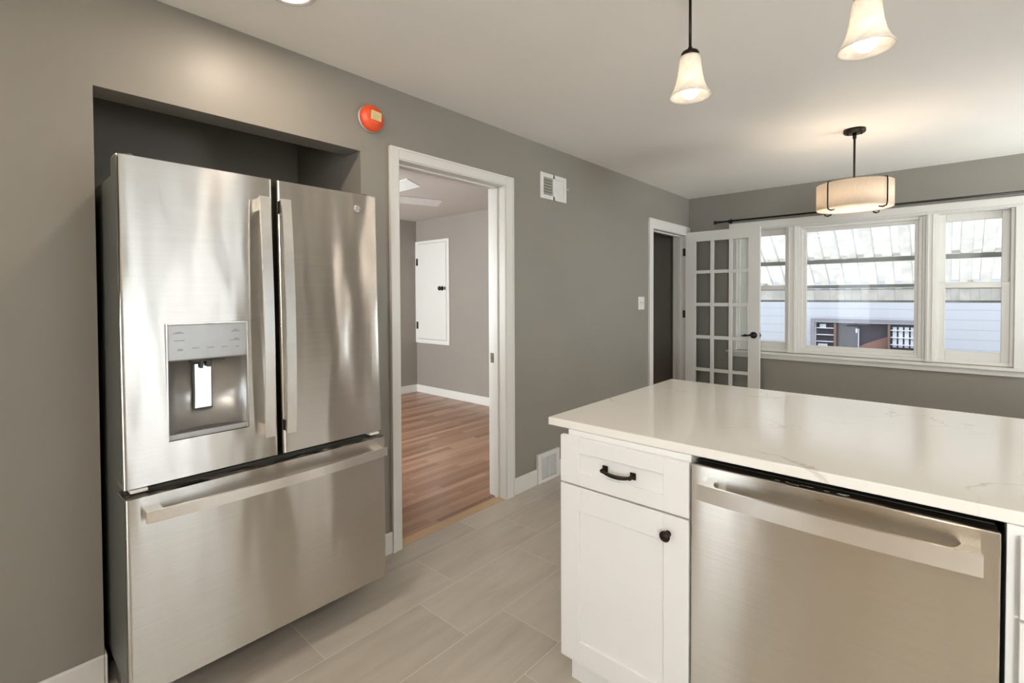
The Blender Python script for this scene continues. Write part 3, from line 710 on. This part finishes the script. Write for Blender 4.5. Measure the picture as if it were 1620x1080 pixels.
# bedroom objects
ap = thing('access_panel', (-3.07, BY, 1.40), 'white hinged cupboard door on the bedroom wall with a black knob', 'access panel')
m = MB(); frame4(m, -3.43, -2.715, .700, 2.117, .052, BY-.018, BY, .003, .038, .058); m.build('frame', TRIM, ap)
pd = MB().box(-3.375, -2.770, BY-.024, BY-.006, .762, 2.076, .004).build('door', TRIM, ap)
MB().lathe([(.030, 0), (.030, .004), (.012, .008), (.010, .030), (.026, .038), (.030, .050), (.022, .062), (.004, .066)], (0, 0, 0), 'y', 24, M=Matrix.Translation((-2.842, BY-.024, 1.456)) @ Matrix.Scale(-1, 4, (0, 1, 0))).build('knob', BLACK, pd)
MB().box(-2.80, -2.775, BY-.030, BY-.024, 1.435, 1.477, .002).build('latch', BLACK, pd)
for z in (1.83, .945): MB().box(-3.402, -3.360, BY-.028, BY-.018, z-.05, z+.05, .002).build('hinge', BRASS, pd)
ot = thing('wall_outlet', (-1.955, BY, .335), 'white outlet low on the bedroom wall, half hidden by the door frame', 'outlet')
MB().box(-1.99, -1.92, BY-.006, BY, .277, .392, .002).build('plate', PLASTIC, ot)
m = MB()
for z in (.312, .357): m.lathe([(.016, -.002), (.016, 0)], (-1.955, BY-.006, z), 'y', 20)
m.build('socket', PLASTIC, ot)

# ceiling fan in the bedroom
FH = Vector((-1.30, 2.12, 2.15))
fn = thing('ceiling_fan', (FH.x, FH.y, BH), 'white ceiling fan in the bedroom, blade tips showing through the doorway', 'ceiling fan')
MB().lathe([(.07, BH-.0), (.07, BH-.03), (.02, BH-.05), (.014, BH-.09), (.014, 2.25)], (FH.x, FH.y, 0), 'z', 28).build('downrod', PLASTIC, fn)
MB().lathe([(.05, 2.26), (.10, 2.24), (.115, 2.20), (.10, 2.16), (.06, 2.14)], (FH.x, FH.y, 0), 'z', 32).build('motor', PLASTIC, fn)
MB().lathe([(.095, 2.138), (.095, 2.125), (.08, 2.09), (.05, 2.065), (.0, 2.055)], (FH.x, FH.y, 0), 'z', 32).build('lamp_bowl', emis('lit_fan_bowl', (1, .85, .68), 6), fn)
for k in range(5):
    a = math.radians(72.5+72*k); Mx = Matrix.Translation((FH.x, FH.y, 2.152)) @ Matrix.Rotation(a, 4, 'Z') @ Matrix.Rotation(math.radians(-16), 4, 'X')
    b = MB(); b.box(.20, .66, -.062, .062, -.003, .003, .002, 1, M=Mx); b.box(.09, .24, -.015, .015, -.006, .004, .001, 1, M=Mx); b.build('blade', PLASTIC, fn)

# ------------------------------------------------------------------ lamps
dprof = [(.090, 0), (.090, -.004), (.078, -.006), (.070, -.001), (.062, .018)]
DL = [(.42, .785), (.375, -.80), (2.15, -.85), (3.45, -.80), (3.45, 3.2)]
dl_labels = ['recessed round ceiling light above the refrigerator, cut by the top edge', None, None, None, None]
def downlight(x, y, lab):
    o = thing('recessed_light', (x, y, H), lab, 'recessed light', 'recessed ceiling lights')
    MB().lathe([(.090, H-.0), (.090, H-.005), (.078, H-.008), (.068, H-.004)], (x, y, 0), 'z', 40).build('trim_ring', PLASTIC, o)
    MB().lathe([(.064, H-.0045), (.064, H-.0075), (.0, H-.0085)], (x, y, 0), 'z', 36).build('lens', DOWNL, o)
    light('downlight_glow', 'AREA', (x, y, H-.02), L_DOWN, WARM, size=.13)
for i, (x, y) in enumerate(DL):
    downlight(x, y, ['recessed ceiling light above the refrigerator, cut by the top edge of the photo', 'recessed ceiling light behind the photographer at the left wall',
                     'recessed ceiling light in the middle behind the photographer', 'recessed ceiling light behind the photographer at the right wall',
                     'recessed ceiling light near the right wall past the island'][i])

KP = .87
shade_prof = [(r*KP, h*KP) for r, h in [(.030, .158), (.036, .155), (.040, .140), (.043, .110), (.047, .080), (.054, .050), (.064, .025), (.076, .006), (.079, .000)]]
def pendant(x, y, zb, lab):
    o = thing('pendant_light', (x, y, H), lab, 'pendant light', 'pendant lights over the island')
    MB().lathe([(.060, H), (.060, H-.012), (.045, H-.022), (.012, H-.026)], (x, y, 0), 'z', 32).build('canopy', ORB, o)
    MB().tube([(x, y, H-.02), (x, y, zb+.175*KP)], .0048, 12).build('stem', ORB, o)
    MB().lathe([(r*KP, zb+h*KP) for r, h in [(.008, .192), (.012, .178), (.030, .174), (.0335, .168), (.0335, .150), (.031, .150)]], (x, y, 0), 'z', 32).build('shade_cap', ORB, o)
    outer = [(r, zb+h) for r, h in shade_prof]; inner = [(r-.0035, zb+h) for r, h in shade_prof[::-1]]
    MB().lathe(outer+inner, (x, y, 0), 'z', 48, closed=True).build('shade', ALAB, o)
    MB().lathe([(r*KP, zb+h*KP) for r, h in [(.0, -.008), (.016, -.005), (.028, .004), (.034, .018), (.035, .031), (.030, .050), (.020, .072), (.013, .092), (.013, .150)]], (x, y, 0), 'z', 28).build('bulb', BULB, o)
pendant(1.510, 1.66, 2.026, 'slim pendant lamp with a small bell glass shade, farther one over the island')
pendant(1.999, 1.66, 2.022, 'nearer pendant lamp with a bell glass shade, cut by the top edge')

ch = thing('drum_chandelier', (1.714, 3.916, H), 'drum ceiling lamp with a linen shade in a bronze frame, before the triple window', 'ceiling lamp')
cxx, cyy = 1.714, 3.916; RD = .212; zt, zb = 2.078, 1.915
cn = MB().lathe([(.062, H), (.062, H-.018), (.058, H-.024), (.010, H-.025)], (cxx, cyy, 0), 'z', 36).build('canopy', ORB, ch)
for s_ in (-1, 1): MB().lathe([(.006, H-.034), (.006, H-.023)], (cxx+.036*s_, cyy+.012*s_, 0), 'z', 12).build('screw', ORB, cn)
MB().tube([(cxx, cyy, H-.02), (cxx, cyy, zt-.01)], .0065, 12).lathe([(.011, H-.06), (.011, H-.025)], (cxx, cyy, 0), 'z', 14).build('stem', ORB, ch)
MB().lathe([(RD, zb), (RD, zt), (RD-.0025, zt), (RD-.0025, zb)], (cxx, cyy, 0), 'z', 72, closed=True).build('shade', LINEN, ch)
MB().lathe([(RD-.004, zb+.006), (RD-.004, zb+.001), (.10, zb-.006), (.0, zb-.008)], (cxx, cyy, 0), 'z', 64).build('diffuser', DIFFU, ch)
for k in range(4):
    a = math.radians(57+90*k); e = Vector((math.cos(a), math.sin(a), 0)); c_ = Vector((cxx, cyy, 0)); z_ = Vector((0, 0, 1))
    P_ = [c_+z_*(zt+.004), c_+e*(RD-.01)+z_*(zt+.004), c_+e*(RD+.006)+z_*(zt+.002), c_+e*(RD+.008)+z_*(zt-.02), c_+e*(RD+.008)+z_*(zb+.01), c_+e*(RD+.003)+z_*(zb-.012), c_+e*(RD-.02)+z_*(zb-.018), c_+e*(RD-.045)+z_*(zb-.012)]
    MB().tube(P_, [.004]*6+[.005, .005], 10).build('frame_arm', ORB, ch)
for s_ in (-1, 1): MB().lathe([(.0, zb+.035), (.02, zb+.042), (.029, zb+.065), (.022, zb+.095), (.013, zb+.12), (.013, zt-.01)], (cxx+.07*s_, cyy, 0), 'z', 20).build('bulb', DRUMB, ch)

# ------------------------------------------------------------------ off-frame openings laid out to supply daylight and reflections
o = struct('window_4', (XR, 1.4, .02), 'glazed patio door in the right kitchen wall', 'door')
m = MB(); m.box(XR-.018, XR, .735, .82, 0, 2.185, .003); m.box(XR-.018, XR, 1.98, 2.065, 0, 2.185, .003); m.box(XR-.018, XR, .82, 1.98, 2.10, 2.185, .003); m.build('casing', TRIM, o)
m = MB()
for a, b in ((.82, 1.40), (1.40, 1.98)):
    m.box(XR+.04, XR+.08, a, a+.06, .02, 2.10, .003); m.box(XR+.04, XR+.08, b-.06, b, .02, 2.10, .003); m.box(XR+.04, XR+.08, a+.06, b-.06, 2.03, 2.10, .003); m.box(XR+.04, XR+.08, a+.06, b-.06, .02, .12, .003)
m.build('sash', TRIM, o)
for a, b in ((.88, 1.34), (1.46, 1.92)): box(XR+.058, XR+.062, a-.003, b+.003, .117, 2.033).build('glass_pane', GLASS, o)
o = struct('door_2', (.62, YB, 0), 'white glazed back door behind the photographer', 'door')
m = MB(); m.box(.262, .34, YB, YB+.018, 0, 2.13, .003); m.box(1.02, 1.098, YB, YB+.018, 0, 2.13, .003); m.box(.34, 1.02, YB, YB+.018, 2.06, 2.13, .003); m.build('casing', TRIM, o)
m = MB(); frame4(m, .34, 1.02, .03, 2.06, .06, YB-.09, YB-.05, .003, .08, .12); m.build('door_leaf', TRIM, o)
box(.397, .963, YB-.072, YB-.068, .147, 1.983).build('glass_pane', GLASS, o)
o = struct('door_3', (1.62, YB, 0), 'tan wooden closet door in a white frame behind the photographer', 'door')
m = MB(); m.box(1.30, 1.37, YB, YB+.018, 0, 2.10, .003); m.box(1.85, 1.92, YB, YB+.018, 0, 2.10, .003); m.box(1.37, 1.85, YB, YB+.018, 2.03, 2.10, .003); m.build('casing', TRIM, o)
MB().box(1.372, 1.848, YB, YB+.010, .01, 2.028, .002).build('door_leaf', plain('tan_door_wood', (.36, .27, .18), .4), o)
o = struct('window_5', (-2.1, .25, .8), 'bedroom window, hidden from the kitchen', 'window')
frame4(MB(), -2.9, -1.3, .7, 2.1, .05, .22, .28, .003).build('window_frame', TRIM, o)
box(-2.855, -1.345, .248, .252, .745, 2.055).build('glass_pane', GLASS, o)

o = struct('window_6_added', (XR, 4.6, .9), 'added unseen side window of the dining area, letting in fill light', 'window')  # invented opening, admits fill for the long wall and ceiling
m = MB(); m.box(XR-.018, XR, 3.87, 3.95, .82, 2.18, .003); m.box(XR-.018, XR, 5.25, 5.33, .82, 2.18, .003); m.box(XR-.018, XR, 3.95, 5.25, 2.10, 2.18, .003); m.box(XR-.03, XR, 3.95, 5.25, .86, .90, .003); m.build('casing', TRIM, o)
m = MB()
for a, b in ((3.95, 4.60), (4.60, 5.25)): m.box(XR+.05, XR+.09, a, a+.045, .90, 2.10, .003); m.box(XR+.05, XR+.09, b-.045, b, .90, 2.10, .003); m.box(XR+.05, XR+.09, a+.045, b-.045, 2.05, 2.10, .003); m.box(XR+.05, XR+.09, a+.045, b-.045, .90, .95, .003)
m.build('sash', TRIM, o)
for a, b in ((3.995, 4.555), (4.645, 5.205)): box(XR+.068, XR+.072, a-.003, b+.003, .947, 2.053).build('glass_pane', GLASS, o)
o = struct('window_7_added', (3.3, YB, .95), 'added unseen window behind the photographer, letting in fill light', 'window')  # invented opening, admits fill from behind the camera
m = MB(); m.box(2.99, 3.07, YB, YB+.018, .87, 2.18, .003); m.box(4.05, 4.13, YB, YB+.018, .87, 2.18, .003); m.box(3.07, 4.05, YB, YB+.018, 2.10, 2.18, .003); m.box(3.07, 4.05, YB, YB+.03, .91, .95, .003); m.build('casing', TRIM, o)
m = MB(); frame4(m, 3.07, 3.56, .95, 2.10, .045, YB-.09, YB-.05); frame4(m, 3.56, 4.05, .95, 2.10, .045, YB-.09, YB-.05); m.build('sash', TRIM, o)
for a, b in ((3.115, 3.515), (3.605, 4.005)): box(a-.003, b+.003, YB-.072, YB-.068, .993, 2.057).build('glass_pane', GLASS, o)
# added unlit side hall, out of view, giving the refrigerator door a dark reflection
o = struct('trim_4', (XR, 3.13, 0), 'white frame of the added side hall opening, out of view', 'door frame')
m = MB(); m.box(XR-.018, XR, 2.66, 2.74, 0, 2.12, .003); m.box(XR-.018, XR, 3.56, 3.64, 0, 2.12, .003); m.box(XR-.018, XR, 2.74, 3.56, 2.05, 2.12, .003); m.build('casing', TRIM, o)
m = MB(); m.box(XR+.15, XR+1.3, 2.70, 2.75, 0, 2.4); m.box(XR+.15, XR+1.3, 3.55, 3.60, 0, 2.4); m.box(XR+1.3, XR+1.35, 2.70, 3.60, 0, 2.4); m.box(XR+.15, XR+1.35, 2.70, 3.60, 2.4, 2.45)
smesh(m, 'wall_added_hall', WALL, 'walls of the added unlit side hall, dark for the steel to reflect', 'wall')
smesh(box(XR, XR+1.35, 2.70, 3.60, -.06, -.001), 'floor_added_hall', OAK, 'floor of the added side hall, out of view', 'floor')
cu = thing('added_curtain', (XR-.06, 1.40, 2.14), 'added unseen sheer white curtain, softening the daylight of the patio door', 'curtain')  # added out of view to tame the patio glare in the steel
m = MB(); ln = []
for k in range(161):
    y = .80+1.20*k/160; ln.append((XR-.07+.018*math.sin(k*.55)+.006*math.sin(k*1.7), y))
m.strip(ln, 'z', .02, 2.15, .0006); cur = m.build('fabric', translucent('sheer_fabric', (.92, .93, .94), .62), cu)
for p in cur.data.polygons: p.use_smooth = False
MB().tube([(XR-.07, .74, 2.16), (XR-.07, 2.06, 2.16)], .011, 12).tube([(XR-.07, .76, 2.16), (XR, .76, 2.16)], .007, 8).tube([(XR-.07, 2.04, 2.16), (XR, 2.04, 2.16)], .007, 8).build('rod', BLACK, cu)
def dome(x, y, lab):  # added out-of-view fill lamp that brightens ceiling and walls
    o = thing('fill_dome_light', (x, y, H), lab, 'ceiling light', 'added fill domes')
    MB().lathe([(.17, H), (.17, H-.02), (.155, H-.03)], (x, y, 0), 'z', 48).build('base', ORB, o)
    MB().lathe([(.15, H-.03), (.15, H-.05), (.13, H-.085), (.08, H-.115), (.0, H-.125)], (x, y, 0), 'z', 48).build('bowl', DOWNL, o)
    light('fill_glow', 'POINT', (x, y, H-.22), L_FILL, FILLC, size=.10)
dome(3.1, -.95, 'added unseen fill lamp behind the photographer, shaped as a ceiling dome')
